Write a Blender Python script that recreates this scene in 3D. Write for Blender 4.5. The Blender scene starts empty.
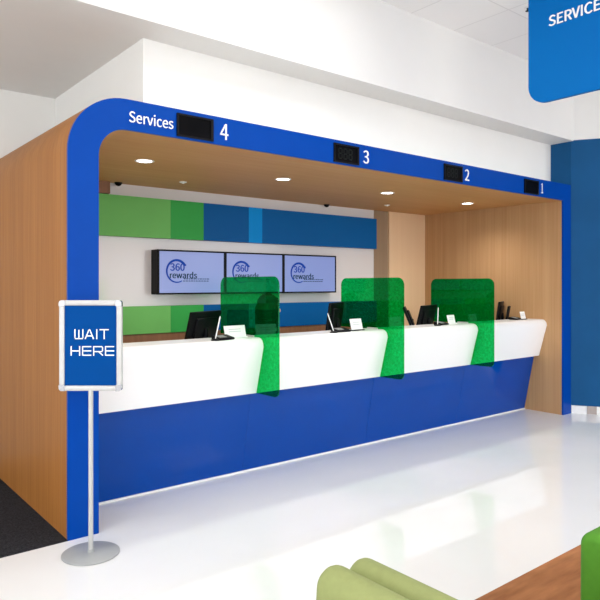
import bpy, bmesh, math, random
from mathutils import Vector, Matrix
random.seed(7)
PI = math.pi
scene = bpy.context.scene
C = scene.collection

# ------------------------------------------------------------------ materials
def srgb(r, g, b):
    f = lambda c: c/12.92 if c <= .04045 else ((c+.055)/1.055)**2.4
    return (f(r/255), f(g/255), f(b/255), 1)

def mat(name, col, rough=.5, metal=0, spec=.5, coat=0, emit=0):
    m = bpy.data.materials.new(name); m.use_nodes = True
    b = m.node_tree.nodes['Principled BSDF']
    b.inputs['Base Color'].default_value = col
    b.inputs['Roughness'].default_value = rough
    b.inputs['Metallic'].default_value = metal
    b.inputs['Specular IOR Level'].default_value = spec
    b.inputs['Coat Weight'].default_value = coat
    if emit:
        b.inputs['Emission Color'].default_value = col
        b.inputs['Emission Strength'].default_value = emit
    return m

def mottle(m, amount=.06, scale=6, stretch=(1, 1, 1), bump=0, detail=3):
    """small procedural colour variation on the base colour"""
    nt = m.node_tree; b = nt.nodes['Principled BSDF']
    col = tuple(b.inputs['Base Color'].default_value)
    tc = nt.nodes.new('ShaderNodeTexCoord'); mp = nt.nodes.new('ShaderNodeMapping')
    mp.inputs['Scale'].default_value = stretch
    nz = nt.nodes.new('ShaderNodeTexNoise'); nz.inputs['Scale'].default_value = scale; nz.inputs['Detail'].default_value = detail
    rp = nt.nodes.new('ShaderNodeValToRGB')
    rp.color_ramp.elements[0].position = .3; rp.color_ramp.elements[1].position = .7
    rp.color_ramp.elements[0].color = tuple(c*(1-amount) for c in col[:3]) + (1,)
    rp.color_ramp.elements[1].color = tuple(min(1, c*(1+amount)) for c in col[:3]) + (1,)
    nt.links.new(tc.outputs['Object'], mp.inputs['Vector']); nt.links.new(mp.outputs['Vector'], nz.inputs['Vector'])
    nt.links.new(nz.outputs['Fac'], rp.inputs['Fac']); nt.links.new(rp.outputs['Color'], b.inputs['Base Color'])
    if bump:
        bp = nt.nodes.new('ShaderNodeBump'); bp.inputs['Strength'].default_value = bump; bp.inputs['Distance'].default_value = .01
        nt.links.new(nz.outputs['Fac'], bp.inputs['Height']); nt.links.new(bp.outputs['Normal'], b.inputs['Normal'])
    return m

def wood(name, c0, c1, stretch, rough=.4, scale=1.0, spec=.4):
    m = mat(name, c0, rough, spec=spec)
    nt = m.node_tree; b = nt.nodes['Principled BSDF']
    tc = nt.nodes.new('ShaderNodeTexCoord')
    mp = nt.nodes.new('ShaderNodeMapping'); mp.inputs['Scale'].default_value = stretch
    n1 = nt.nodes.new('ShaderNodeTexNoise'); n1.inputs['Scale'].default_value = 28*scale; n1.inputs['Detail'].default_value = 4
    n2 = nt.nodes.new('ShaderNodeTexNoise'); n2.inputs['Scale'].default_value = 5*scale; n2.inputs['Detail'].default_value = 3
    mx = nt.nodes.new('ShaderNodeMix'); mx.data_type = 'FLOAT'; mx.inputs[0].default_value = .45
    rp = nt.nodes.new('ShaderNodeValToRGB')
    rp.color_ramp.elements[0].position = .33; rp.color_ramp.elements[1].position = .67
    rp.color_ramp.elements[0].color = c0; rp.color_ramp.elements[1].color = c1
    for n in (n1, n2): nt.links.new(mp.outputs['Vector'], n.inputs['Vector'])
    nt.links.new(tc.outputs['Object'], mp.inputs['Vector'])
    nt.links.new(n1.outputs['Fac'], mx.inputs[2]); nt.links.new(n2.outputs['Fac'], mx.inputs[3])
    nt.links.new(mx.outputs[0], rp.inputs['Fac']); nt.links.new(rp.outputs['Color'], b.inputs['Base Color'])
    return m

M = {}
M['white_wall'] = mottle(mat('white_wall_paint', srgb(236, 236, 233), .6), .01, 3)
M['beam'] = mottle(mat('bulkhead_paint', srgb(228, 228, 226), .6), .01, 3)
M['gloss_white'] = mat('gloss_white_panel', srgb(226, 222, 224), .12, spec=.5)
M['counter_white'] = mat('solid_surface_white', srgb(244, 244, 245), .25)
M['floor'] = mottle(mat('polished_white_floor', srgb(239, 239, 238), .035, spec=.4), .012, 2.5)
M['carpet'] = mottle(mat('charcoal_carpet', srgb(44, 44, 48), .95, spec=.1), .5, 90, bump=.6)
M['blue_band'] = mottle(mat('blue_laminate', srgb(0, 65, 158), .35, spec=.08), .03, 4)
M['blue_base'] = mottle(mat('blue_gloss_panel', srgb(0, 67, 160), .06, spec=.24), .03, 3)
M['blue_wall'] = mottle(mat('blue_wall_paint', srgb(22, 82, 132), .6, spec=.12), .05, 3)
M['wood_wall'] = wood('oak_veneer_upright', srgb(182, 139, 97), srgb(198, 157, 115), (1, 1, .02), .45, spec=.15, scale=1.6)
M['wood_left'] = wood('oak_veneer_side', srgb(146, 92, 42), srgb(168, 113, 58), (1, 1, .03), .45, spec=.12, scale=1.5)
M['wood_soffit'] = wood('oak_veneer_soffit', srgb(198, 149, 96), srgb(208, 161, 109), (.04, 1, 1), .5, spec=.12)
M['wood_floor'] = wood('walnut_floor', srgb(120, 70, 38), srgb(190, 130, 84), (.22, 1, 1), .45, .55, spec=.15)
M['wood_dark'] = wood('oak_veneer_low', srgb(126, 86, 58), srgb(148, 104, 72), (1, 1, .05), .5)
M['pier'] = wood('pale_oak_pier', srgb(236, 202, 164), srgb(240, 207, 170), (1, 1, .02), .5, spec=.15, scale=1.6)
M['reveal'] = wood('shaded_oak_veneer', srgb(150, 126, 104), srgb(160, 136, 112), (1, 1, .02), .5, scale=1.6, spec=.15)
M['g_light'] = mottle(mat('panel_light_green', srgb(112, 186, 100), .45, spec=.12), .03, 3)
M['g_mid'] = mottle(mat('panel_green', srgb(58, 166, 78), .45, spec=.12), .03, 3)
M['b_dark'] = mottle(mat('panel_dark_blue', srgb(0, 90, 158), .45, spec=.12), .03, 3)
M['b_light'] = mottle(mat('panel_light_blue', srgb(0, 142, 222), .45, spec=.12), .03, 3)
M['b_mid'] = mottle(mat('panel_blue', srgb(0, 92, 160), .45, spec=.12), .03, 3)
M['sign_blue'] = mat('sign_blue', srgb(0, 67, 138), .5, spec=.04)
M['hang_blue'] = mat('hanging_sign_blue', srgb(0, 104, 180), .5, spec=.08)
M['letter'] = mat('white_lettering', srgb(248, 248, 248), .5)
M['silver'] = mottle(mat('satin_aluminium', srgb(192, 192, 191), .4, metal=.25), .02, 20)
M['chrome'] = mat('chrome_corner', srgb(150, 150, 152), .1, metal=1)
M['steel'] = mottle(mat('painted_steel_grey', srgb(166, 168, 168), .5, metal=.1), .02, 20)
M['black'] = mottle(mat('black_plastic', srgb(16, 16, 20), .45, spec=.12), .08, 30)
M['screen_off'] = mat('dark_screen', srgb(5, 5, 8), .35, spec=.05)
M['led_off'] = mat('unlit_led', srgb(30, 34, 31), .5, spec=.1)
M['card'] = mat('white_card', srgb(248, 248, 248), .6)
M['print'] = mat('grey_print', srgb(190, 194, 200), .6)
M['tv_screen'] = mat('screen_lavender', srgb(112, 126, 178), .25, emit=.42)
M['tv_blue'] = mat('screen_blue_ink', srgb(0, 56, 158), .4, spec=.1, emit=.12)
M['tv_dark'] = mat('screen_navy_ink', srgb(6, 50, 78), .4, spec=.1, emit=.05)
M['pale_green'] = mottle(mat('pale_green_upholstery', srgb(150, 158, 102), .75, spec=.25), .04, 40, bump=.05)
M['green_uph'] = mottle(mat('green_upholstery', srgb(80, 140, 40), .7, spec=.25), .05, 40, bump=.05)
M['lamp'] = mat('lamp_lens', (1, .97, .92, 1), .4, emit=9)
M['added_lamp'] = mat('added_panel_lens', (1, 1, 1, 1), .4, emit=5)
M['trim_ring'] = mat('white_trim_ring', srgb(240, 240, 238), .4)
M['skin'] = mottle(mat('skin', srgb(205, 152, 126), .55), .04, 12)
M['hair'] = mottle(mat('dark_hair', srgb(30, 22, 20), .5), .3, 60, (1, 1, .15))
M['jacket'] = mottle(mat('dark_jacket', srgb(30, 32, 44), .8), .1, 30)
M['eye'] = mat('eye_white', srgb(235, 232, 228), .3)
M['iris'] = mat('iris', srgb(40, 28, 22), .2)
M['lips'] = mat('lips', srgb(170, 96, 90), .5)
M['skirt'] = mat('white_skirting', srgb(240, 240, 240), .25)
M['taupe'] = mottle(mat('taupe_skirting', srgb(176, 164, 158), .35), .05, 20)

def green_acrylic():
    m = bpy.data.materials.new('green_acrylic'); m.use_nodes = True
    nt = m.node_tree; nt.nodes.clear()
    out = nt.nodes.new('ShaderNodeOutputMaterial')
    tr = nt.nodes.new('ShaderNodeBsdfTransparent'); gl = nt.nodes.new('ShaderNodeBsdfGlossy'); df = nt.nodes.new('ShaderNodeBsdfDiffuse')
    tc = nt.nodes.new('ShaderNodeTexCoord'); nz = nt.nodes.new('ShaderNodeTexNoise'); nz.inputs['Scale'].default_value = 42; nz.inputs['Detail'].default_value = 2
    rp = nt.nodes.new('ShaderNodeValToRGB')
    rp.color_ramp.elements[0].position = .35; rp.color_ramp.elements[1].position = .65
    rp.color_ramp.elements[0].color = (.001, .67, .235, 1); rp.color_ramp.elements[1].color = (.003, .82, .36, 1)
    nt.links.new(tc.outputs['Object'], nz.inputs['Vector']); nt.links.new(nz.outputs['Fac'], rp.inputs['Fac'])
    nt.links.new(rp.outputs['Color'], tr.inputs['Color'])
    df.inputs['Color'].default_value = (0, .11, .035, 1)
    gl.inputs['Roughness'].default_value = .04; gl.inputs['Color'].default_value = (.18, 1, .5, 1)
    m1 = nt.nodes.new('ShaderNodeMixShader'); m1.inputs[0].default_value = .10
    m2 = nt.nodes.new('ShaderNodeMixShader'); fr = nt.nodes.new('ShaderNodeFresnel'); fr.inputs['IOR'].default_value = 1.52
    nt.links.new(tr.outputs[0], m1.inputs[1]); nt.links.new(df.outputs[0], m1.inputs[2])
    ge = nt.nodes.new('ShaderNodeNewGeometry'); ma = nt.nodes.new('ShaderNodeMath'); ma.operation = 'MULTIPLY_ADD'
    ma.inputs[1].default_value = -1; ma.inputs[2].default_value = 1
    mb = nt.nodes.new('ShaderNodeMath'); mb.operation = 'MULTIPLY'
    nt.links.new(ge.outputs['Backfacing'], ma.inputs[0]); nt.links.new(ma.outputs[0], mb.inputs[0]); nt.links.new(fr.outputs[0], mb.inputs[1])
    nt.links.new(mb.outputs[0], m2.inputs[0]); nt.links.new(m1.outputs[0], m2.inputs[1]); nt.links.new(gl.outputs[0], m2.inputs[2])
    nt.links.new(m2.outputs[0], out.inputs['Surface'])
    return m
M['acrylic'] = green_acrylic()

def tile_ceiling():
    m = mat('ceiling_tiles', srgb(250, 250, 249), .8)
    nt = m.node_tree; b = nt.nodes['Principled BSDF']
    tc = nt.nodes.new('ShaderNodeTexCoord'); mp = nt.nodes.new('ShaderNodeMapping')
    mp.inputs['Location'].default_value = (.03, .01, 0)
    br = nt.nodes.new('ShaderNodeTexBrick'); br.offset = 0; br.squash = 1
    br.inputs['Scale'].default_value = 1; br.inputs['Brick Width'].default_value = .6; br.inputs['Row Height'].default_value = .6
    br.inputs['Mortar Size'].default_value = .006; br.inputs['Mortar Smooth'].default_value = .1
    br.inputs['Color1'].default_value = srgb(250, 250, 249); br.inputs['Color2'].default_value = srgb(247, 247, 246)
    br.inputs['Mortar'].default_value = srgb(232, 232, 231)
    nt.links.new(tc.outputs['Object'], mp.inputs['Vector']); nt.links.new(mp.outputs['Vector'], br.inputs['Vector'])
    nt.links.new(br.outputs['Color'], b.inputs['Base Color'])
    return m
M['tiles'] = tile_ceiling()

# ------------------------------------------------------------------ mesh helpers
def obj(name, bm, m, parent=None, smooth=False, loc=None):
    bmesh.ops.recalc_face_normals(bm, faces=bm.faces)
    me = bpy.data.meshes.new(name); bm.to_mesh(me); bm.free()
    me.materials.append(m)
    if smooth:
        for p in me.polygons: p.use_smooth = True
        me.set_sharp_from_angle(angle=math.radians(40))
    o = bpy.data.objects.new(name, me); C.objects.link(o)
    if parent: o.parent = parent
    if loc: o.location = loc
    return o

def thing(name, label, cat, loc=(0, 0, 0), rz=0, group=None):
    o = bpy.data.objects.new(name, None); C.objects.link(o)
    o.empty_display_size = .1
    o.location = loc; o.rotation_euler = (0, 0, rz)
    return tag(o, label, cat, group)

def tag(o, label, cat, group=None):
    o['label'] = label; o['category'] = cat
    if group: o['group'] = group
    return o

def struct(name, bm, m, label=None):
    o = obj(name, bm, m); o['kind'] = 'structure'
    if label: o['label'] = label
    return o

def dup(root, loc, label, rz=None):
    r = root.copy(); C.objects.link(r); r.location = loc; r['label'] = label
    if rz is not None: r.rotation_euler = (0, 0, rz)
    for ch in root.children:
        c = ch.copy(); C.objects.link(c); c.parent = r
        for g in ch.children:
            d = g.copy(); C.objects.link(d); d.parent = c
    return r

def box(bm, x0, x1, y0, y1, z0, z1, bev=0, seg=2):
    r = bmesh.ops.create_cube(bm, size=1)
    vs = r['verts']
    for v in vs:
        v.co = Vector(((x0+x1)/2 + v.co.x*(x1-x0), (y0+y1)/2 + v.co.y*(y1-y0), (z0+z1)/2 + v.co.z*(z1-z0)))
    if bev:
        es = list({e for v in vs for e in v.link_edges})
        bmesh.ops.bevel(bm, geom=es, offset=bev, segments=seg, profile=.5, affect='EDGES')
    return bm

def B(*a, **k): return box(bmesh.new(), *a, **k)

def prism(bm, pts, axis, a0, a1):
    """closed 2-D outline swept along an axis. axis x: pts=(y,z); y: (x,z); z: (x,y)"""
    def P(p, a):
        return {'x': (a, p[0], p[1]), 'y': (p[0], a, p[1]), 'z': (p[0], p[1], a)}[axis]
    v0 = [bm.verts.new(P(p, a0)) for p in pts]; v1 = [bm.verts.new(P(p, a1)) for p in pts]
    n = len(pts)
    bm.faces.new(v0); bm.faces.new(list(reversed(v1)))
    for i in range(n):
        bm.faces.new((v0[i], v0[(i+1) % n], v1[(i+1) % n], v1[i]))
    return bm

def arc(cx, cy, r, a0, a1, n=10):
    return [(cx + r*math.cos(math.radians(a0+(a1-a0)*i/n)), cy + r*math.sin(math.radians(a0+(a1-a0)*i/n))) for i in range(n+1)]

def rrect(x0, x1, y0, y1, r, n=8):
    return (arc(x1-r, y0+r, r, -90, 0, n) + arc(x1-r, y1-r, r, 0, 90, n) + arc(x0+r, y1-r, r, 90, 180, n) + arc(x0+r, y0+r, r, 180, 270, n))

def cone(bm, p0, p1, r0, r1, n=24, caps=True):
    p0, p1 = Vector(p0), Vector(p1); d = p1-p0
    q = Vector((0, 0, 1)).rotation_difference(d.normalized()).to_matrix()
    a = [bm.verts.new(p0 + q @ Vector((r0*math.cos(2*PI*i/n), r0*math.sin(2*PI*i/n), 0))) for i in range(n)]
    b = [bm.verts.new(p1 + q @ Vector((r1*math.cos(2*PI*i/n), r1*math.sin(2*PI*i/n), 0))) for i in range(n)]
    for i in range(n): bm.faces.new((a[i], a[(i+1) % n], b[(i+1) % n], b[i]))
    if caps: bm.faces.new(list(reversed(a))); bm.faces.new(b)
    return bm

def lathe(bm, prof, c=(0, 0, 0), n=40):
    rings = []
    for r, z in prof:
        if r < 1e-5: rings.append([bm.verts.new((c[0], c[1], c[2]+z))])
        else: rings.append([bm.verts.new((c[0]+r*math.cos(2*PI*i/n), c[1]+r*math.sin(2*PI*i/n), c[2]+z)) for i in range(n)])
    for a, b in zip(rings, rings[1:]):
        for i in range(n):
            j = (i+1) % n
            if len(a) == 1: bm.faces.new((a[0], b[i], b[j]))
            elif len(b) == 1: bm.faces.new((a[i], a[j], b[0]))
            else: bm.faces.new((a[i], a[j], b[j], b[i]))
    return bm

def ball(bm, c, r, sx=1, sy=1, sz=1, rot=None, u=20, v=14):
    mtx = Matrix.Translation(Vector(c)) @ (rot.to_4x4() if rot else Matrix()) @ Matrix.Diagonal((r*sx, r*sy, r*sz, 1))
    bmesh.ops.create_uvsphere(bm, u_segments=u, v_segments=v, radius=1, matrix=mtx)
    return bm

def capsule(bm, p0, p1, r0, r1, n=16):
    cone(bm, p0, p1, r0, r1, n); ball(bm, p0, r0, u=n, v=10); ball(bm, p1, r1, u=n, v=10)

def remesh(bm, voxel, smooth=5, name='t'):
    me = bpy.data.meshes.new(name); bm.to_mesh(me); bm.free()
    o = bpy.data.objects.new(name, me); C.objects.link(o)
    r = o.modifiers.new('r', 'REMESH'); r.mode = 'VOXEL'; r.voxel_size = voxel
    s = o.modifiers.new('s', 'SMOOTH'); s.iterations = smooth; s.factor = .5
    bpy.context.view_layer.update()
    dg = bpy.context.evaluated_depsgraph_get(); ev = o.evaluated_get(dg)
    out = bmesh.new(); m2 = ev.to_mesh(); out.from_mesh(m2); ev.to_mesh_clear()
    bpy.data.objects.remove(o); bpy.data.meshes.remove(me)
    return out

try:
    import os
    FONT = bpy.data.fonts.load(os.path.join(bpy.utils.system_resource('DATAFILES'), 'fonts', 'Noto Sans CJK Regular.woff2'))
except Exception:
    FONT = None

def text_bm(s, width, height, depth, mtx, bold=0.0, align='left'):
    """lettering solid: fitted to width x height, lying in local XY, then moved by mtx"""
    cu = bpy.data.curves.new('t', 'FONT'); cu.body = s; cu.size = 1; cu.font = FONT or cu.font; cu.resolution_u = 4
    o = bpy.data.objects.new('t', cu); C.objects.link(o)
    bpy.context.view_layer.update()
    dg = bpy.context.evaluated_depsgraph_get(); ev = o.evaluated_get(dg)
    bm = bmesh.new(); me = ev.to_mesh(); bm.from_mesh(me); ev.to_mesh_clear()
    bpy.data.objects.remove(o); bpy.data.curves.remove(cu)
    xs = [v.co.x for v in bm.verts]; ys = [v.co.y for v in bm.verts]
    sx = width/(max(xs)-min(xs)); sy = height/(max(ys)-min(ys)); x0, y0 = min(xs), min(ys)
    for v in bm.verts: v.co = Vector(((v.co.x-x0)*sx, (v.co.y-y0)*sy, 0))
    if bold:
        src = list(bm.faces)
        zk = 0
        for dx, dy in ((1, 0), (-1, 0), (0, 1), (0, -1)):
            zk += depth*.2
            d_ = bmesh.ops.duplicate(bm, geom=src)
            for g in d_['geom']:
                if isinstance(g, bmesh.types.BMVert): g.co += Vector((dx*bold*height, dy*bold*height*.6, zk))
    ex = bmesh.ops.extrude_face_region(bm, geom=list(bm.faces))
    for g in ex['geom']:
        if isinstance(g, bmesh.types.BMVert): g.co.z += depth
    bmesh.ops.transform(bm, matrix=mtx, verts=bm.verts)
    return bm

def on_front(x, y, z):      # local XY -> facade plane facing -Y
    return Matrix.Translation((x, y, z)) @ Matrix.Rotation(PI/2, 4, 'X')

def stroke(bm, pts, w, y0, y1):
    """flat lettering stroke along a polyline in XZ, round joints"""
    for (a, b) in zip(pts, pts[1:]):
        ax, az = a; bx_, bz = b; L = math.hypot(bx_-ax, bz-az)
        if L < 1e-6: continue
        ux, uz = (bx_-ax)/L*w/2, (bz-az)/L*w/2
        a0 = (ax-ux, az-uz); b0 = (bx_+ux, bz+uz)
        prism(bm, [(a0[0]-uz, a0[1]+ux), (b0[0]-uz, b0[1]+ux), (b0[0]+uz, b0[1]-ux), (a0[0]+uz, a0[1]-ux)], 'y', y0, y1)

# ------------------------------------------------------------------ key sizes
W = 5.79          # booth outer width
XI0, XI1 = .185, 5.619
BT, BB = 2.646, 2.456   # band top / bottom
YB = 2.05         # back plane
SOF = 3.155       # bulkhead underside
CEIL = 3.87

# ------------------------------------------------------------------ setting
struct('floor', B(-7, 13, -10, 4, -.1, 0), M['floor'], 'polished white floor')
struct('floor_wood', B(-3.2, 8, -6, -1.91, 0, .002), M['wood_floor'], 'brown wood floor of the waiting area')
struct('floor_carpet', B(-7, 0, .0, YB, 0, .004), M['carpet'], 'dark charcoal carpet left of the booth')
struct('ceiling', B(-7, 13, -10, -.03, CEIL, CEIL+.1), M['tiles'], 'white tiled ceiling')
struct('trim_1', B(-7, W, -.03, 4, SOF, CEIL+.1), M['beam'], 'deep white bulkhead above the booth')
struct('wall_back', B(.587, W, .25, YB+.1, BT+.001, SOF), M['white_wall'], 'white wall standing on the booth roof')
struct('wall_left', B(-7, .587, YB, YB+.1, 0, SOF), M['white_wall'], 'off-white wall behind the carpet')
struct('wall_inner', B(.587, W, YB, YB+.1, 0, BT), M['gloss_white'], 'glossy white wall behind the counter')
struct('wall_far', B(W, W+.1, .0, 4, 0, SOF), M['blue_wall'], 'blue wall return at the right end of the booth')
# angled wall at the right
ux, uy = .52, -.854; L = 10.5
def slab(z0, z1, off=0, u0=0, u1=L, th=.15):
    nx, ny = .854, .52
    p = lambda u, d: (W + .002 + ux*u + nx*d, -.002 + uy*u + ny*d)
    return prism(bmesh.new(), [p(u0, off), p(u1, off), p(u1, th), p(u0, th)], 'z', z0, z1)
struct('wall_right', slab(.095, SOF+.01), M['blue_wall'], 'angled blue wall right of the booth')
struct('trim_2', slab(SOF+.01, CEIL+.1, -.02), M['beam'], 'white fascia above the blue wall')
struct('baseboard_right', slab(0, .095, .01), M['skirt'], 'white skirting under the blue wall')
struct('trim_3', slab(.004, .094, .0, .17, .27, .012), M['taupe'], 'taupe panel in the white skirting')
# glazed shop front behind the camera: frame with open bays, added left glazing
bm = bmesh.new()
for y in (-7.4, -4.9, -2.4, .1, YB+.1): box(bm, -7.1, -7, y-.05, y+.05, 0, SOF)
box(bm, -7.1, -7, -10, YB+.1, 0, .12); box(bm, -7.1, -7, -10, YB+.1, 2.7, 2.8); box(bm, -7.1, -7, -10, YB+.1, 3.1, CEIL)
struct('added_window_left', bm, M['silver'])  # unseen left glazing, added to let more light onto the left side
bm = bmesh.new()
for x in (-7, -4, -1, 2, 5, 8, 11): box(bm, x-.06, x+.06, -10.1, -9.95, 0, CEIL)
box(bm, -7, 13, -10.1, -9.95, 0, .12); box(bm, -7, 13, -10.1, -9.95, 2.7, 2.8); box(bm, -7, 13, -10.1, -9.95, 3.7, CEIL)
struct('window_1', bm, M['silver'])

# ------------------------------------------------------------------ booth
booth = thing('service_booth', 'wood-lined teller booth framed by a rounded blue portal band', 'booth')
ro, ri = .36, .18
outer = [(0, 0)] + arc(ro, BT-ro, ro, 180, 90, 14) + [(W-.002, BT), (W-.002, 0)]
inner = [(XI1, 0), (XI1, BB)] + list(reversed(arc(XI0+ri, BB-ri, ri, 180, 90, 14))) + [(XI0, 0)]
obj('portal_band', prism(bmesh.new(), outer + inner, 'y', 0, .02), M['blue_band'], booth)['label'] = 'flat blue portal band'
ol = [(0, 0)] + arc(ro, BT-ro, ro, 180, 90, 14) + [(.6, BT), (.6, BT-.012)] + list(reversed(arc(ro, BT-ro, ro-.012, 180, 90, 14))) + [(.012, 0)]
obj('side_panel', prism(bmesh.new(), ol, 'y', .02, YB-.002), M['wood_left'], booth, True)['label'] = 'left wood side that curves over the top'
sl = arc(XI0+ri, BB-ri, ri, 180, 90, 14) + [(XI1, BB), (XI1, BB+.015)] + list(reversed(arc(XI0+ri, BB-ri, ri+.015, 180, 90, 14)))
obj('inner_side_panel', B(XI0-.012, XI0, .02, YB-.002, 0, BB-ri), M['wood_wall'], booth)
obj('soffit', prism(bmesh.new(), sl, 'y', .02, YB-.002), M['wood_soffit'], booth, True)['label'] = 'brown wood ceiling of the booth'
obj('roof', B(.6, W-.004, .02, .248, BT-.012, BT), M['white_wall'], booth)
obj('inner_side_panel', B(XI1, W-.004, .02, YB-.002, 0, BB+.012), M['wood_wall'], booth)['label'] = 'right wood wall with fine upright grain'
pier = B(4.895, XI1, 2.018, YB-.002, 0, BB)
obj('pier_shaded_side', B(4.635, 4.894, 2.043, YB-.002, 0, BB), M['reveal'], booth)['label'] = 'dull brown strip painted as the shaded side of the pale pier'  # flat strip for the pier's return, its shade put into the colour
obj('pier', pier, M['pier'], booth)['label'] = 'pale wood pier at the back right corner'
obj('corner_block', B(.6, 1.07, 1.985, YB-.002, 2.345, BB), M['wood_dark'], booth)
bm = B(XI0, 4.62, 2.0, YB-.002, 0, 1.012)
obj('wainscot', bm, M['wood_dark'], booth)['label'] = 'brown wood panelling low on the back wall'
obj('lettering', text_bm('Services', .302, .071, .004, on_front(.376, -.0005, 2.506), .008), M['letter'], booth)['label'] = 'white word Services'
for s, x, w in (('4', 1.036, .064), ('3', 2.412, .062), ('2', 3.78, .062), ('1', 5.143, .032)):
    obj('numeral', text_bm(s, w, .108, .004, on_front(x, -.0005, 2.495), .002), M['letter'], booth)['label'] = 'white number ' + s

# counter call displays set in the band
def digit(bm, x, z, w, h, t, y0, y1):
    g = .004
    for (a, b) in (((x, z), (x+w, z)), ((x, z+h/2), (x+w, z+h/2)), ((x, z+h), (x+w, z+h))):
        box(bm, a[0]+g, b[0]-g, y0, y1, a[1]-t/2, a[1]+t/2)
    for xx in (x, x+w):
        for zz in (z, z+h/2): box(bm, xx-t/2, xx+t/2, y0, y1, zz+g, zz+h/2-g)
where = {4: 'leftmost black queue display, beside the word Services', 3: 'black queue display left of the number 3',
         2: 'black queue display left of the number 2', 1: 'rightmost black queue display, left of the number 1'}
for n, x in ((4, .704), (3, 2.083), (2, 3.458), (1, 4.805)):
    t = thing('queue_display', where[n], 'display', (x+.137, 0, 2.468), 0, 'queue displays set in the blue band')
    w = .137; bm = bmesh.new()
    for a in ((-w, w, 0, .012), (-w, w, .138, .15), (-w, -w+.012, .012, .138), (w-.02, w, .012, .138)):
        box(bm, a[0], a[1], -.014, -.0005, a[2], a[3])
    obj('frame', bm, M['black'], t)
    obj('screen', B(-w+.012, w-.02, -.008, -.0005, .012, .138), M['screen_off'], t)
    if n in (3, 2):
        bm = bmesh.new()
        for k in range(3): digit(bm, -.085+k*.055, .035, .034, .08, .008, -.0085, -.008)
        obj('digit_segments', bm, M['led_off'], t)
    obj('button', B(w-.015, w-.006, -.0155, -.014, .018, .026), M['led_off'], t)

# ceiling fixtures of the booth
names = ['round recessed downlight nearest the word Services', 'second round downlight from the left in the booth ceiling',
         'third round downlight from the left, above the second green screen', 'rightmost round downlight in the booth ceiling']
for i, x in enumerate((.88, 2.235, 3.61, 4.985)):
    t = thing('downlight', names[i], 'ceiling light', (x, .85, BB-.0006), 0, 'recessed downlights')
    obj('trim_ring', lathe(bmesh.new(), [(.075, 0), (.075, -.004), (.062, -.006), (.056, -.001), (.056, 0)]), M['trim_ring'], t, True)
    obj('lens', lathe(bmesh.new(), [(0, -.0015), (.056, -.0015), (.056, -.0005), (0, -.0005)]), M['lamp'], t)
    ld = bpy.data.lights.new('downlight_beam', 'SPOT'); ld.energy = 30; ld.spot_size = 2.6; ld.spot_blend = 1; ld.shadow_soft_size = .06; ld.color = (1, .95, .89)
    lo = bpy.data.objects.new('downlight_beam', ld); C.objects.link(lo); lo.parent = t; lo.location = (0, 0, -.03)
for x, y, lab in ((1.604, 1.567, 'small ceiling sensor disc near the green wall panels'), (4.357, 1.552, 'small ceiling sensor disc near the wood pier')):
    t = thing('ceiling_sensor', lab, 'sensor', (x, y, BB-.0006), 0, 'ceiling sensors')
    obj('base', lathe(bmesh.new(), [(0, -.008), (.03, -.008), (.036, -.003), (.036, 0), (0, 0)], n=24), M['trim_ring'], t, True)
    obj('dome', lathe(bmesh.new(), [(0, -.018), (.01, -.016), (.016, -.008), (0, -.008)], n=16), M['trim_ring'], t, True)
for x, lab in ((1.15, 'black dome camera at the left end above the green panels'), (3.765, 'black dome camera above the right end of the blue panels')):
    t = thing('dome_camera', lab, 'camera', (x, 1.985, BB-.0006), 0, 'dome cameras')
    obj('base', lathe(bmesh.new(), [(0, -.012), (.034, -.012), (.036, 0), (0, 0)], n=24), M['black'], t, True)
    obj('dome', lathe(bmesh.new(), [(0, -.034), (.015, -.031), (.026, -.022), (.03, -.012), (0, -.012)], n=24), M['screen_off'], t, True)

# coloured wall panels
cuts = [(XI0+.004, 1.694, 'g_light', 'light green'), (1.694, 2.071, 'g_mid', 'mid green'), (2.071, 2.634, 'b_dark', 'dark blue'),
        (2.634, 2.815, 'b_light', 'narrow bright blue'), (2.815, 4.625, 'b_mid', 'long dark blue')]
for row, z0, z1, tail in (('upper', 1.952, 2.338, 'above the wall screens'), ('lower', 1.017, 1.284, 'below the wall screens')):
    for x0, x1, k, nm in cuts:
        if k == 'g_light' and row == 'upper': x0 = .42
        o = obj('colour_panel', B(x0+.0005, x1-.0005, 1.985, YB-.004 if row == 'upper' else YB-.004, z0, z1), M[k])
        for v in o.data.vertices: v.co -= Vector(((x0+x1)/2, 2.0, z0))
        o.location = ((x0+x1)/2, 2.0, z0)
        tag(o, f'{nm} wall panel in the {row} strip {tail}', 'wall panel', f'{row} coloured wall panels')

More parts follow.
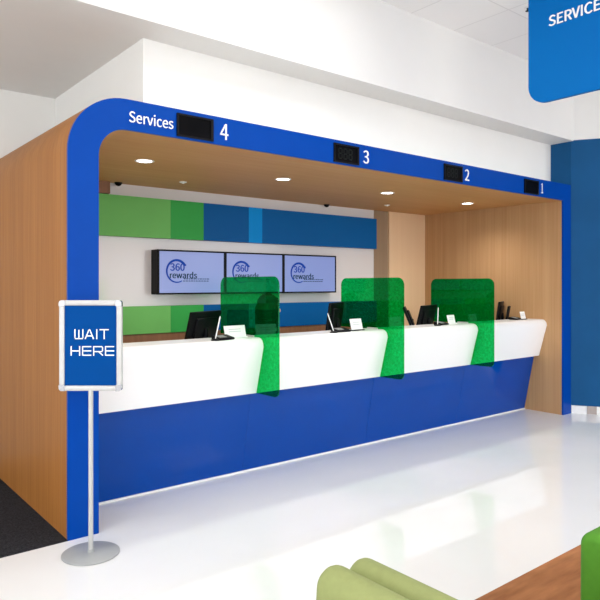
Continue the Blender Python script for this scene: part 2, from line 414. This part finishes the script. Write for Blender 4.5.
# wall screens
scr = ['leftmost of the three wall screens, above the green lower panels', 'middle wall screen, partly behind the first green divider',
       'rightmost of the three wall screens']
for i, x in enumerate((1.514, 2.281, 3.048)):
    w, h, z0 = .765, .44, 1.397
    if i == 2: w = .795
    t = thing('wall_screen', scr[i], 'screen', (x+w/2, 1.9, z0), 0, 'wall-mounted screens')
    obj('housing', B(-w/2, w/2, .012, .149, 0, h, bev=.004), M['black'], t)
    bm = bmesh.new(); b_ = .016
    for a in ((-w/2, w/2, 0, b_), (-w/2, w/2, h-b_, h), (-w/2, -w/2+b_, b_, h-b_), (w/2-b_, w/2, b_, h-b_)): box(bm, a[0], a[1], 0, .012, a[2], a[3])
    obj('bezel', bm, M['black'], t)
    sc = obj('display_panel', B(-w/2+b_, w/2-b_, .004, .012, b_, h-b_), M['tv_screen'], t)
    cx_, cz = -.178, .232; bm = bmesh.new()
    ring = arc(cx_, cz, .118, 35, 300, 44)
    prism_pts = []
    ro_ = []; ri_ = []
    for k, (px, pz) in enumerate(ring):
        f = .026 - .016*k/len(ring)
        d = math.hypot(px-cx_, pz-cz)
        ro_.append((px, pz)); ri_.append((cx_+(px-cx_)*(1-f/d), cz+(pz-cz)*(1-f/d)))
    for k in range(len(ring)-1): prism(bm, [ro_[k], ro_[k+1], ri_[k+1], ri_[k]], 'y', .002, .004)
    obj('ring_logo', bm, M['tv_blue'], sc)
    bm = text_bm('360', .155, .072, .001, on_front(cx_-.07, .004, cz+.002), .04)
    ringd = arc(cx_+.095, cz+.06, .01, 0, 360, 12)[:-1]; prism(bm, ringd, 'y', .003, .004)
    obj('screen_lettering', bm, M['tv_blue'], sc)
    obj('screen_lettering', text_bm('rewards', .30, .064, .001, on_front(cx_-.075, .004, cz-.072), .035), M['tv_dark'], sc)
    bm = bmesh.new(); random.seed(3)
    for rz_, n0, n1 in ((cz-.082, .08, .37), (cz-.103, .07, .34)):
        xx = cx_+n0
        while xx < cx_+n1:
            ww = random.uniform(.012, .03); box(bm, xx, xx+ww, .003, .004, rz_, rz_+.008); xx += ww+.007
    obj('small_print', bm, M['tv_dark'], sc)

# ------------------------------------------------------------------ counter
ctr = thing('service_counter', 'long white service counter on a glossy blue base', 'counter', (0, 0, 0))
r = .06; cx0, cx1 = XI0+.002, XI1-.002
# outline in (y, z): front slopes in towards the floor, rounded top edge, raised ledge then lower desk
top = [(.300, .655), (.200, 1.02)] + arc(.262, 1.026, r, 178, 90, 8) + [(.50, 1.086), (.50, .80), (.96, .80), (.96, .765), (.47, .765), (.47, 1.05), (.27, 1.05), (.235, 1.02), (.33, .68), (.33, .655)]
obj('countertop', prism(bmesh.new(), top, 'x', cx0, cx1), M['counter_white'], ctr, True)
xs = [cx0, 1.545, 2.915, 4.285, cx1]
for a, b in zip(xs, xs[1:]):
    obj('base_panel', prism(bmesh.new(), [(.489, .012), (.362, .656), (.392, .656), (.519, .012)], 'x', a+.001, b-.001), M['blue_base'], ctr)
obj('kick_strip', prism(bmesh.new(), [(.480, 0), (.480, .012), (.53, .012), (.53, 0)], 'x', cx0, cx1), M['skirt'], ctr)
obj('desk_support', B(cx0, cx1, .56, .59, 0, .765), M['gloss_white'], ctr)

# green acrylic dividers
def divider(x, label, d=None):
    t = thing('counter_divider', label, 'divider', (x, .2, .67), 0, 'green counter dividers')
    y0, y1, zb, zt = .012, .815, .657, 1.557
    gp = .002
    pts = ([(y0, zb+.05)] + arc(y0+.05, zb+.05, .05, 180, 270, 8)[1:] + [(.296-gp, zb)] +
           [(.200-gp, 1.02)] + arc(.262, 1.026, r+gp, 178, 90, 8) + [(y1, 1.088)] +
           [(y1, zt-.07)] + arc(y1-.07, zt-.07, .07, 0, 90, 8)[1:] + arc(y0+.07, zt-.07, .07, 90, 180, 8))
    obj('acrylic_sheet', prism(bmesh.new(), [(p[0]-.2, p[1]-.67) for p in pts], 'x', -.006, .006), M['acrylic'], t)
    bm = bmesh.new(); box(bm, -.012, .012, .26, .29, .4165, .424); box(bm, -.012, .012, .17, .20, .4165, .424)
    bm2 = bmesh.new(); box(bm2, -.016, -.0065, .12, .25, .4165, .43)
    bm.free(); obj('foot_clamp', bm2, M['silver'], t)
    return t
divider(1.553, 'leftmost green acrylic divider, with a clerk behind it')
divider(2.925, 'middle green acrylic divider on the white counter')
divider(4.28, 'rightmost green acrylic divider, in front of the wood wall')

# ------------------------------------------------------------------ things on the counter
LED = 1.0865; DESK = .8005
def monitor(loc, rz, tilt, label, w=.42, h=.28, top=.49, fr=.1):
    t = thing('computer_monitor', label, 'monitor', loc, rz, 'monitors behind the counter')
    R_ = Matrix.Translation((0, 0, top-h/2)) @ Matrix.Rotation(tilt, 4, 'X')
    bm = B(-w/2, w/2, -.022, .0, -h/2, h/2, bev=.006); box(bm, -w*.33, w*.33, -.042, -.021, -h*.33, h*.33, bev=.012)
    bmesh.ops.transform(bm, matrix=R_, verts=bm.verts); obj('housing', bm, M['black'], t, True)
    bm = B(-w/2+.012, w/2-.012, .0, .002, -h/2+.014, h/2-.012); bmesh.ops.transform(bm, matrix=R_, verts=bm.verts); obj('screen', bm, M['screen_off'], t)
    bm = bmesh.new(); cone(bm, (0, -.05, .012), (0, -.04, top-h/2), .022, .018, 16); obj('neck', bm, M['black'], t, True)
    obj('foot', lathe(bmesh.new(), [(0, 0), (fr, 0), (fr, .006), (fr*.6, .014), (0, .014)], (0, -.05, 0)), M['black'], t, True)
    return t
R = math.radians
monitor((1.30, .70, DESK), R(27), R(14), 'black monitor at the left end of the counter, left of the first divider', .44)
monitor((2.70, .68, DESK), R(30), R(8), 'black monitor behind the middle divider, right of the clerk', .42, .30, .53)
monitor((4.04, .70, DESK), R(17), R(14), 'wide black monitor left of the rightmost divider', .42, .28, .48)
monitor((3.68, .63, DESK), R(38), R(-22), 'thin edge-on black monitor beside the wider one, left of the rightmost divider', .22, .26, .47, .08)
monitor((5.445, .73, DESK), R(25), R(8), 'black monitor right of the rightmost divider, beside the wood wall', .32, .28, .49, .055)

def terminal(loc, rz, label, first=[None]):
    if first[0]: return dup(first[0], loc, label, rz)
    t = thing('card_terminal', label, 'card terminal', loc, rz, 'card terminals on the counter'); first[0] = t
    bm = prism(bmesh.new(), [(-.05, 0), (-.05, .014), (.05, .034), (.05, 0)], 'x', -.075, .075)
    bmesh.ops.bevel(bm, geom=list(bm.edges), offset=.005, segments=2, affect='EDGES')
    obj('body', bm, M['black'], t, True)
    tl = Matrix.Translation((0, 0, .0245)) @ Matrix.Rotation(math.atan2(.02, .1), 4, 'X')
    k = bmesh.new()
    for i in range(4):
        for j in range(3): box(k, -.055+i*.018, -.043+i*.018, -.03+j*.02, -.016+j*.02, 0, .003)
    bmesh.ops.transform(k, matrix=tl, verts=k.verts); obj('keypad', k, M['steel'], t)
    k = B(.022, .062, -.03, .03, 0, .002); bmesh.ops.transform(k, matrix=tl, verts=k.verts); obj('screen', k, M['screen_off'], t)
    first[0] = t
    return t
terminal((1.25, .30, LED), R(8), 'low dark card terminal in front of the leftmost white card')
terminal((2.46, .32, LED), R(-6), 'low dark card terminal left of the middle divider')
terminal((3.88, .36, LED), R(10), 'low dark card terminal left of the rightmost divider')
terminal((5.28, .40, LED), R(10), 'low dark card terminal beside the wood wall')

def pen(loc, lean, label):
    t = thing('pen_stand', label, 'pen stand', loc, 0, 'white pen stands on the counter')
    obj('base', lathe(bmesh.new(), [(0, 0), (.034, 0), (.034, .006), (.016, .014), (0, .014)], n=24), M['black'], t, True)
    bm = bmesh.new(); tip = Vector((0, 0, .012)); d = Vector((math.sin(lean), 0, math.cos(lean)))
    cone(bm, tip, tip+d*.02, .003, .0045, 12); cone(bm, tip+d*.02, tip+d*.155, .0045, .0045, 12); cone(bm, tip+d*.155, tip+d*.168, .0045, .003, 12)
    obj('pen', bm, M['card'], t, True)
    return t
pen((1.165, .27, LED), R(14), 'white pen in stand beside the leftmost monitor')
pen((2.335, .275, LED), R(-24), 'white pen in stand leaning left, near the middle divider')
pen((3.735, .29, LED), R(3), 'upright white pen in stand left of the rightmost divider')

def card(loc, rz, w, h, label, dark):
    t = thing('card_holder', label, 'card holder', loc, rz, 'white card holders on the counter')
    obj('base', B(-w/2-.005, w/2+.005, -.02, .045, 0, .008, bev=.002), M['black'] if dark else M['card'], t)
    tl = Matrix.Translation((0, 0, .008)) @ Matrix.Rotation(R(-14), 4, 'X')
    bm = B(-w/2, w/2, -.003, 0, 0, h); bmesh.ops.transform(bm, matrix=tl, verts=bm.verts); c = obj('card', bm, M['card'], t)
    bm = bmesh.new()
    for k in range(2): box(bm, -w*.3, w*.28, -.0036, -.003, h*(.45+.2*k), h*(.45+.2*k)+.004)
    bmesh.ops.transform(bm, matrix=tl, verts=bm.verts); obj('print', bm, M['print'], c)
    return t
card((1.40, .36, LED), R(4), .20, .088, 'leftmost white card in holder, behind the first divider edge', False)
card((2.665, .33, LED), R(6), .155, .098, 'white card in black holder behind the middle divider', True)
card((4.09, .39, LED), R(4), .13, .085, 'white card in holder behind the rightmost divider', False)
card((5.40, .37, LED), R(4), .11, .085, 'white card in holder at the right end beside the wood wall', True)
# phone handset cradle at the last station
t = thing('desk_phone', 'slim dark device standing beside the rightmost monitor', 'device', (5.38, .565, DESK), R(25))
obj('stand', lathe(bmesh.new(), [(0, 0), (.04, 0), (.04, .008), (.014, .02), (.012, .30), (0, .30)]), M['black'], t, True)
bm = B(-.06, .06, -.012, .012, -.08, .08, bev=.006); bmesh.ops.transform(bm, matrix=Matrix.Translation((0, -.005, .36)) @ Matrix.Rotation(R(10), 4, 'X'), verts=bm.verts)
obj('head', bm, M['black'], t, True)

# ------------------------------------------------------------------ clerk
PX, PY = 2.375, 1.27
PR = R(-98)    # local +Y is where the person faces; turned towards the monitor
per = thing('person', 'seated clerk with long dark hair and dark jacket behind the leftmost green divider', 'person', (PX, PY, 0), PR)
bm = bmesh.new()
hp = Vector((0, .02, 1.26))
# torso, pelvis, neck
capsule(bm, (-.07, 0, .56), (.07, 0, .56), .115, .115)
capsule(bm, (0, -.01, .62), (0, -.015, .86), .125, .135)
capsule(bm, (-.09, -.015, .90), (.09, -.015, .90), .105, .105)
capsule(bm, (-.15, -.01, 1.0), (.15, -.01, 1.0), .05, .05)
capsule(bm, (0, -.005, 1.0), (0, .012, 1.17), .056, .05)
# head: cranium, jaw, nose, brow, ears
ball(bm, hp+Vector((0, -.012, .03)), .098, .80, 1.0, 1.0)
ball(bm, hp+Vector((0, .025, -.045)), .07, .80, .9, 1.0)
ball(bm, hp+Vector((0, .062, -.085)), .024, 1.1, .9, .8)
cone(bm, hp+Vector((0, .084, .022)), hp+Vector((0, .108, -.024)), .007, .013, 12); ball(bm, hp+Vector((0, .104, -.026)), .014)
for s in (-1, 1):
    ball(bm, hp+Vector((s*.078, -.008, -.008)), .03, .3, .6, 1)
    ball(bm, hp+Vector((s*.035, .066, -.018)), .026)
    # arms: shoulder, elbow, wrist, reaching to the keyboard
    sh = Vector((s*.18, -.005, .985)); el = Vector((s*.23, .06, .74)); wr = Vector((s*.12, .29, .84))
    capsule(bm, sh, el, .052, .042); capsule(bm, el, wr, .042, .027)
    pc = wr + Vector((-s*.01, .06, -.005)); capsule(bm, wr, pc, .026, .03); capsule(bm, pc+Vector((-.02, .005, 0)), pc+Vector((.02, .005, 0)), .018, .018)
    for k, ln in enumerate((.06, .072, .068, .052)):
        f0 = pc + Vector((s*(-.03+.02*k), .018, 0)); f1 = f0 + Vector((0, ln*.55, .006)); f2 = f1 + Vector((0, ln*.45, -.018))
        capsule(bm, f0, f1, .0088, .0082, 10); capsule(bm, f1, f2, .0082, .007, 10)
    th0 = wr + Vector((-s*.02, .03, 0)); th1 = th0 + Vector((-s*.034, .03, -.004)); th2 = th1 + Vector((-s*.01, .03, -.01))
    capsule(bm, th0, th1, .011, .0095, 10); capsule(bm, th1, th2, .0095, .008, 10)
    # legs
    hj = Vector((s*.09, .03, .56)); kn = Vector((s*.11, .38, .53)); an = Vector((s*.11, .36, .10))
    capsule(bm, hj, kn, .088, .058); capsule(bm, kn, an, .056, .036)
    capsule(bm, an+Vector((0, -.02, -.055)), an+Vector((0, .14, -.065)), .034, .028)
body = obj('body', remesh(bm, .0065, 4), M['skin'], per, True)
# jacket over torso and arms, trousers
bm = bmesh.new()
capsule(bm, (-.07, 0, .60), (.07, 0, .60), .128, .128)
capsule(bm, (0, -.01, .64), (0, -.015, .86), .142, .148)
capsule(bm, (-.09, -.015, .90), (.09, -.015, .90), .116, .116)
capsule(bm, (-.15, -.01, 1.0), (.15, -.01, 1.0), .062, .062)
cone(bm, (0, -.005, 1.0), (0, .004, 1.075), .085, .064, 20)
for s in (-1, 1):
    sh = Vector((s*.18, -.005, .985)); el = Vector((s*.23, .06, .74)); wr = Vector((s*.125, .275, .833))
    capsule(bm, sh, el, .064, .054); cone(bm, el, wr, .054, .038, 16)
obj('jacket', remesh(bm, .009, 5), M['jacket'], per, True)
bm = bmesh.new()
capsule(bm, (-.07, 0, .56), (.07, 0, .56), .122, .122)
for s in (-1, 1):
    hj = Vector((s*.09, .03, .56)); kn = Vector((s*.11, .38, .53)); an = Vector((s*.11, .36, .12))
    capsule(bm, hj, kn, .097, .068); cone(bm, kn, an, .068, .056, 16)
obj('trousers', remesh(bm, .009, 5), M['jacket'], per, True)
for s in (-1, 1):
    bm = bmesh.new(); an = Vector((s*.11, .36, .045)); capsule(bm, an+Vector((0, -.025, 0)), an+Vector((0, .15, -.006)), .042, .036)
    for v in bm.verts: v.co.z = max(v.co.z, .001)
    obj('shoe', bm, M['black'], per, True)
# hair: shell round the skull with long back and sides
bm = bmesh.new()
ball(bm, hp+Vector((0, -.028, .042)), .112, .86, .98, .98)
for s in (-1, 1):
    capsule(bm, hp+Vector((s*.066, -.035, .02)), hp+Vector((s*.085, -.045, -.22)), .046, .036)
    capsule(bm, hp+Vector((s*.056, .034, .078)), hp+Vector((s*.083, .028, -.02)), .036, .026)
    capsule(bm, hp+Vector((s*.083, .028, -.02)), hp+Vector((s*.088, .01, -.17)), .026, .02)
capsule(bm, hp+Vector((0, -.075, .02)), hp+Vector((0, -.085, -.26)), .07, .055)
capsule(bm, hp+Vector((-.04, -.08, 0)), hp+Vector((-.05, -.082, -.24)), .06, .05)
capsule(bm, hp+Vector((.04, -.08, 0)), hp+Vector((.05, -.082, -.24)), .06, .05)
obj('hair', remesh(bm, .008, 5), M['hair'], per, True)
for s in (-1, 1):
    bm = ball(bmesh.new(), hp+Vector((s*.031, .074, .006)), .0125); e = obj('eye', bm, M['eye'], per, True)
    obj('iris', ball(bmesh.new(), hp+Vector((s*.031, .0832, .006)), .0048), M['iris'], e, True)
obj('lips', ball(bmesh.new(), hp+Vector((0, .0855, -.057)), .02, 1, .35, .38), M['lips'], per, True)

# chair under the clerk
ch = thing('office_chair', 'dark office chair the clerk sits on behind the counter', 'chair', (PX, PY, 0), PR)
obj('seat', B(-.23, .23, -.20, .24, .372, .434, bev=.025, seg=4), M['black'], ch, True)
bm = B(-.20, .20, -.235, -.195, .56, .92, bev=.018, seg=4)
obj('backrest', bm, M['black'], ch, True)
bm = bmesh.new(); capsule(bm, (0, -.10, .375), (0, -.25, .40), .015, .015); capsule(bm, (0, -.25, .40), (0, -.245, .60), .015, .015); obj('back_post', bm, M['black'], ch, True)
bm = bmesh.new(); cone(bm, (0, 0, .07), (0, 0, .385), .028, .024); obj('post', bm, M['steel'], ch, True)
for k in range(5):
    a = 2*PI*k/5; bm = bmesh.new(); capsule(bm, (0, 0, .085), (.235*math.cos(a), .235*math.sin(a), .065), .02, .014); l = obj('leg', bm, M['black'], ch, True)
    bm = bmesh.new(); c_ = Vector((.235*math.cos(a), .235*math.sin(a), .026)); n_ = Vector((-math.sin(a), math.cos(a), 0))*.018; cone(bm, c_-n_, c_+n_, .025, .025, 20); obj('castor', bm, M['black'], l, True)

# ------------------------------------------------------------------ sign on a pole
yaw = math.atan2(-632, 780)    # frame turned to face the aisle
sg = thing('sign_stand', 'silver floor stand holding a blue WAIT HERE sign', 'sign', (.038, -.259, 0), -math.atan2(632, 780))
obj('base', lathe(bmesh.new(), [(0, 0), (.150, 0), (.155, .003), (.155, .009), (.150, .012), (.018, .013), (.016, .03), (0, .03)], n=64), M['steel'], sg, True)
bm = bmesh.new(); cone(bm, (0, 0, .02), (0, 0, .93), .013, .013, 20); obj('pole', bm, M['silver'], sg, True)
w, h, z0, fw = .174, .503, .907, .030
bm = bmesh.new(); rr = .0
def rail(bm, a, b):
    """snap-frame rail with a rounded face"""
    a = Vector(a); b = Vector(b); d = (b-a).normalized(); s_ = Vector((0, 1, 0)).cross(d)
    sec = [(-fw/2, .012), (-fw/2, .002)] + [(fw/2*math.sin(t_), -.006 - .006*math.cos(t_)) for t_ in [(-1.2+2.4*i/8) for i in range(9)]] + [(fw/2, .002), (fw/2, .012)]
    v0 = [bm.verts.new(a + s_*p + Vector((0, q, 0))) for p, q in sec]; v1 = [bm.verts.new(b + s_*p + Vector((0, q, 0))) for p, q in sec]
    n = len(sec); bm.faces.new(v0); bm.faces.new(v1[::-1])
    for i in range(n): bm.faces.new((v0[i], v0[(i+1) % n], v1[(i+1) % n], v1[i]))
c = fw/2; k_ = .034
for a, b in (((-w+k_, 0, z0+c), (w-k_, 0, z0+c)), ((-w+k_, 0, z0+h-c), (w-k_, 0, z0+h-c)), ((-w+c, 0, z0+k_), (-w+c, 0, z0+h-k_)), ((w-c, 0, z0+k_), (w-c, 0, z0+h-k_))):
    bm = bmesh.new(); rail(bm, a, b); obj('frame_rail', bm, M['silver'], sg, True)
for sx in (-1, 1):
    for zz, dz in ((z0, 1), (z0+h, -1)):
        q = [(sx*(w-.034), zz), (sx*(w-.034), zz+dz*fw), (sx*(w-fw), zz+dz*.034), (sx*w, zz+dz*.034)]
        cxx, czz = sx*(w-.016), zz+dz*.016
        a0 = {(1, 1): (0, -90), (-1, 1): (180, 270), (1, -1): (0, 90), (-1, -1): (180, 90)}[(sx, dz)]
        pts = [(sx*(w-.034), zz+dz*fw), (sx*(w-fw), zz+dz*.034), (sx*w, zz+dz*.034)] + arc(cxx, czz, .016, a0[0], a0[1], 8) + [(sx*(w-.034), zz)]
        obj('corner_cap', prism(bmesh.new(), pts, 'y', -.0135, .0125), M['chrome'], sg, True)
obj('poster', B(-w+fw, w-fw, -.003, .010, z0+fw, z0+h-fw), M['sign_blue'], sg)
bm = bmesh.new(); T = .0058
def glyphs(bm, word, x, z, h_, ws, gap):
    G = {'W': [[(0, 1), (0, .12), (.08, 0), (.92, 0), (1, .12), (1, 1)], [(.5, 0), (.5, .92)]],
         'A': [[(0, 0), (.42, .93), (.5, 1), (.58, .93), (1, 0)], [(.2, .3), (.8, .3)]],
         'I': [[(.5, 0), (.5, 1)]], 'T': [[(0, 1), (1, 1)], [(.5, 0), (.5, 1)]],
         'H': [[(0, 0), (0, 1)], [(1, 0), (1, 1)], [(0, .5), (1, .5)]],
         'E': [[(1, 0), (0, 0), (0, 1), (1, 1)], [(0, .5), (1, .5)]],
         'R': [[(0, 0), (0, 1), (.9, 1), (1, .9), (1, .52), (.9, .42), (0, .42)], [(.55, .42), (1, 0)]]}
    for ch_, w_ in zip(word, ws):
        for pl in G[ch_]: stroke(bm, [(x+p*w_, z+q*h_) for p, q in pl], T, -.0038, -.003)
        x += w_+gap
glyphs(bm, 'WAIT', -.087, z0+.290, .0495, (.044, .045, .010, .045), .0135)
obj('lettering', bm, M['letter'], sg)['label'] = 'white word WAIT'
bm = bmesh.new(); glyphs(bm, 'HERE', -.108, z0+.198, .0475, (.047, .045, .049, .045), .0165)
obj('lettering', bm, M['letter'], sg)['label'] = 'white word HERE'

# ------------------------------------------------------------------ hanging sign
hs = thing('hanging_sign', 'large blue hanging SERVICES sign with rounded lower corners near the ceiling', 'sign', (3.4, -1.6, CEIL))
zt, zb = 3.86, 2.945; ya, yb = -.9, -2.2; rc = .15
pts = arc(ya-rc, zb+rc, rc, -90, 0, 10) + arc(ya-.012, zt-.012, .012, 0, 90, 4) + arc(yb+.012, zt-.012, .012, 90, 180, 4) + arc(yb+rc, zb+rc, rc, 180, 270, 10)
obj('sign_panel', prism(bmesh.new(), [(p[0]+1.6, p[1]-CEIL) for p in pts], 'x', 0, .03), M['hang_blue'], hs, True)
mt = Matrix(((0, 0, -1, 0), (-1, 0, 0, .52), (0, 1, 0, 3.53-CEIL), (0, 0, 0, 1)))
obj('lettering', text_bm('SERVICES', .47, .083, .003, mt, .03), M['letter'], hs)['label'] = 'white word SERVICES'
for y in (-1.2, -1.9):
    bm = bmesh.new(); box(bm, .0, .03, y+1.58, y+1.62, zt-CEIL-.002, -.0005); obj('hanger_bracket', bm, M['silver'], hs, True)
sp = thing('sprinkler', 'tiny dark ceiling sprinkler beside the hanging blue sign', 'sprinkler', (3.66, -.735, CEIL))
obj('escutcheon', lathe(bmesh.new(), [(0, -.004), (.025, -.004), (.028, 0), (0, 0)], n=20), M['trim_ring'], sp, True)
obj('nozzle', lathe(bmesh.new(), [(0, -.03), (.018, -.03), (.018, -.027), (.006, -.025), (.008, -.004), (0, -.004)], n=20), M['led_off'], sp, True)

# ------------------------------------------------------------------ seating in the foreground
sf = thing('sofa', 'pale green sofa with two rounded back rolls at the bottom edge', 'sofa', (.1, -3.0, 0))
def roll_pts(x0, x1, z0, zt):
    r_ = (x1-x0)/2
    return [(x1, z0)] + arc((x0+x1)/2, zt-r_, r_, 0, 180, 16) + [(x0, z0)]
def soft_prism(pts, y0, y1, rd=.04):
    bm = bmesh.new(); n = 5; cx = sum(p[0] for p in pts)/len(pts); cz = sum(p[1] for p in pts)/len(pts)
    rings = []
    secs = [(y0+rd-rd*math.cos(PI/2*i/n) , rd-rd*math.sin(PI/2*i/n)) for i in range(n+1)] + [(y1-rd+rd*math.sin(PI/2*i/n), rd-rd*math.cos(PI/2*i/n)) for i in range(n+1)]
    for y, ins in secs:
        row = []
        for p in pts:
            d = Vector((p[0]-cx, p[1]-cz)); L_ = d.length; d = d*(1-ins/max(L_, .05))
            row.append(bm.verts.new((cx+d.x, y, cz+d.y)))
        rings.append(row)
    m_ = len(pts)
    for a, b in zip(rings, rings[1:]):
        for i in range(m_): bm.faces.new((a[i], a[(i+1) % m_], b[(i+1) % m_], b[i]))
    bm.faces.new(rings[0]); bm.faces.new(rings[-1][::-1])
    return bm
Y0, Y1 = -.85, .76
obj('back_cushion', soft_prism(roll_pts(-.128, .0, .40, .634), Y0, Y1), M['pale_green'], sf, True)
obj('backrest', soft_prism(roll_pts(.002, .122, .08, .622), Y0, Y1), M['pale_green'], sf, True)
obj('seat_cushion', soft_prism(rrect(-.72, 0, .24, .40, .05), Y0, Y1), M['pale_green'], sf, True)
obj('seat_base', B(-.70, 0, Y0+.02, Y1-.02, .08, .24, bev=.015), M['pale_green'], sf, True)
for x in (-.66, .06):
    for y in (Y0+.08, Y1-.08):
        bm = bmesh.new(); cone(bm, (x, y, .002), (x, y, .085), .016, .02, 16); obj('leg', bm, M['silver'], sf, True)

gs = thing('lounge_chair', 'deep green upholstered lounge seat cut by the right edge', 'seat', (1.275, -2.85, 0))
def P2(pts, x0, x1, rd=.03):
    bm = soft_prism(pts, x0, x1, rd)
    for v in bm.verts: v.co = Vector((v.co.y, v.co.x, v.co.z))
    return bm
GX0, GX1 = -.552, .55
bp = [(.0, .30)] + arc(.045, .655, .045, 180, 90, 8) + arc(.115, .655, .045, 90, 0, 8) + [(.16, .08), (.0, .08)]
obj('backrest', P2(bp, GX0, GX1), M['green_uph'], gs, True)
obj('seat_cushion', P2(rrect(-.62, -.003, .24, .41, .05), GX0, GX1), M['green_uph'], gs, True)
obj('seat_base', B(GX0+.02, GX1-.02, -.60, -.002, .08, .24, bev=.015), M['green_uph'], gs, True)
for x in (GX0+.07, GX1-.07):
    for y in (-.55, .09):
        bm = bmesh.new(); cone(bm, (x, y, .002), (x, y, .085), .016, .02, 16); obj('leg', bm, M['silver'], gs, True)

# ------------------------------------------------------------------ added lamps: unseen ceiling panels that brighten the hall
k = 0
for x in (-4.5, -1.5, 1.5, 4.5):
    for y in (-1.0, -2.6, -4.5, -6.9):
        if y == -1.0 and x > 4: continue
        t = thing('added_light_panel', 'added unseen light panel over the hall', 'ceiling light', (x, y, CEIL), 0, 'added light panels over the hall')
        bm = bmesh.new()
        for a in ((-.6, .6, -.3, -.27), (-.6, .6, .27, .3), (-.6, -.57, -.27, .27), (.57, .6, -.27, .27)): box(bm, a[0], a[1], a[2], a[3], -.012, -.0005)
        obj('frame', bm, M['trim_ring'], t)
        obj('diffuser', B(-.57, .57, -.27, .27, -.008, -.0005), M['added_lamp'], t)

# ------------------------------------------------------------------ daylight, camera
wd = bpy.data.worlds.new('sky'); scene.world = wd; wd.use_nodes = True
bg = wd.node_tree.nodes['Background']; bg.inputs['Color'].default_value = (.97, .985, 1, 1); bg.inputs['Strength'].default_value = 2.6

cam = bpy.data.cameras.new('camera'); cam.lens = 632/600*36; cam.sensor_width = 36; cam.sensor_fit = 'HORIZONTAL'
cam.shift_x = 0; cam.shift_y = -16/600; cam.clip_start = .05
co = bpy.data.objects.new('camera', cam); C.objects.link(co)
co.location = (-1.27, -3.717, 1.5); co.rotation_euler = (PI/2, 0, -math.atan2(780, 632) + 0)
fx, fy = 632/math.hypot(780, 632), 0
# forward = (0.6295, 0.777): turn right of +Y
co.rotation_euler = (PI/2, 0, -math.atan2(.6295, .7765))
scene.camera = co

vs = scene.view_settings
scene.display_settings.display_device = 'sRGB'
vs.view_transform = 'Standard'; vs.look = 'None'; vs.exposure = 0.4; vs.gamma = 1; vs.use_curve_mapping = False
scene.cycles.max_bounces = 10; scene.cycles.transparent_max_bounces = 12
scene.cycles.use_denoising = True
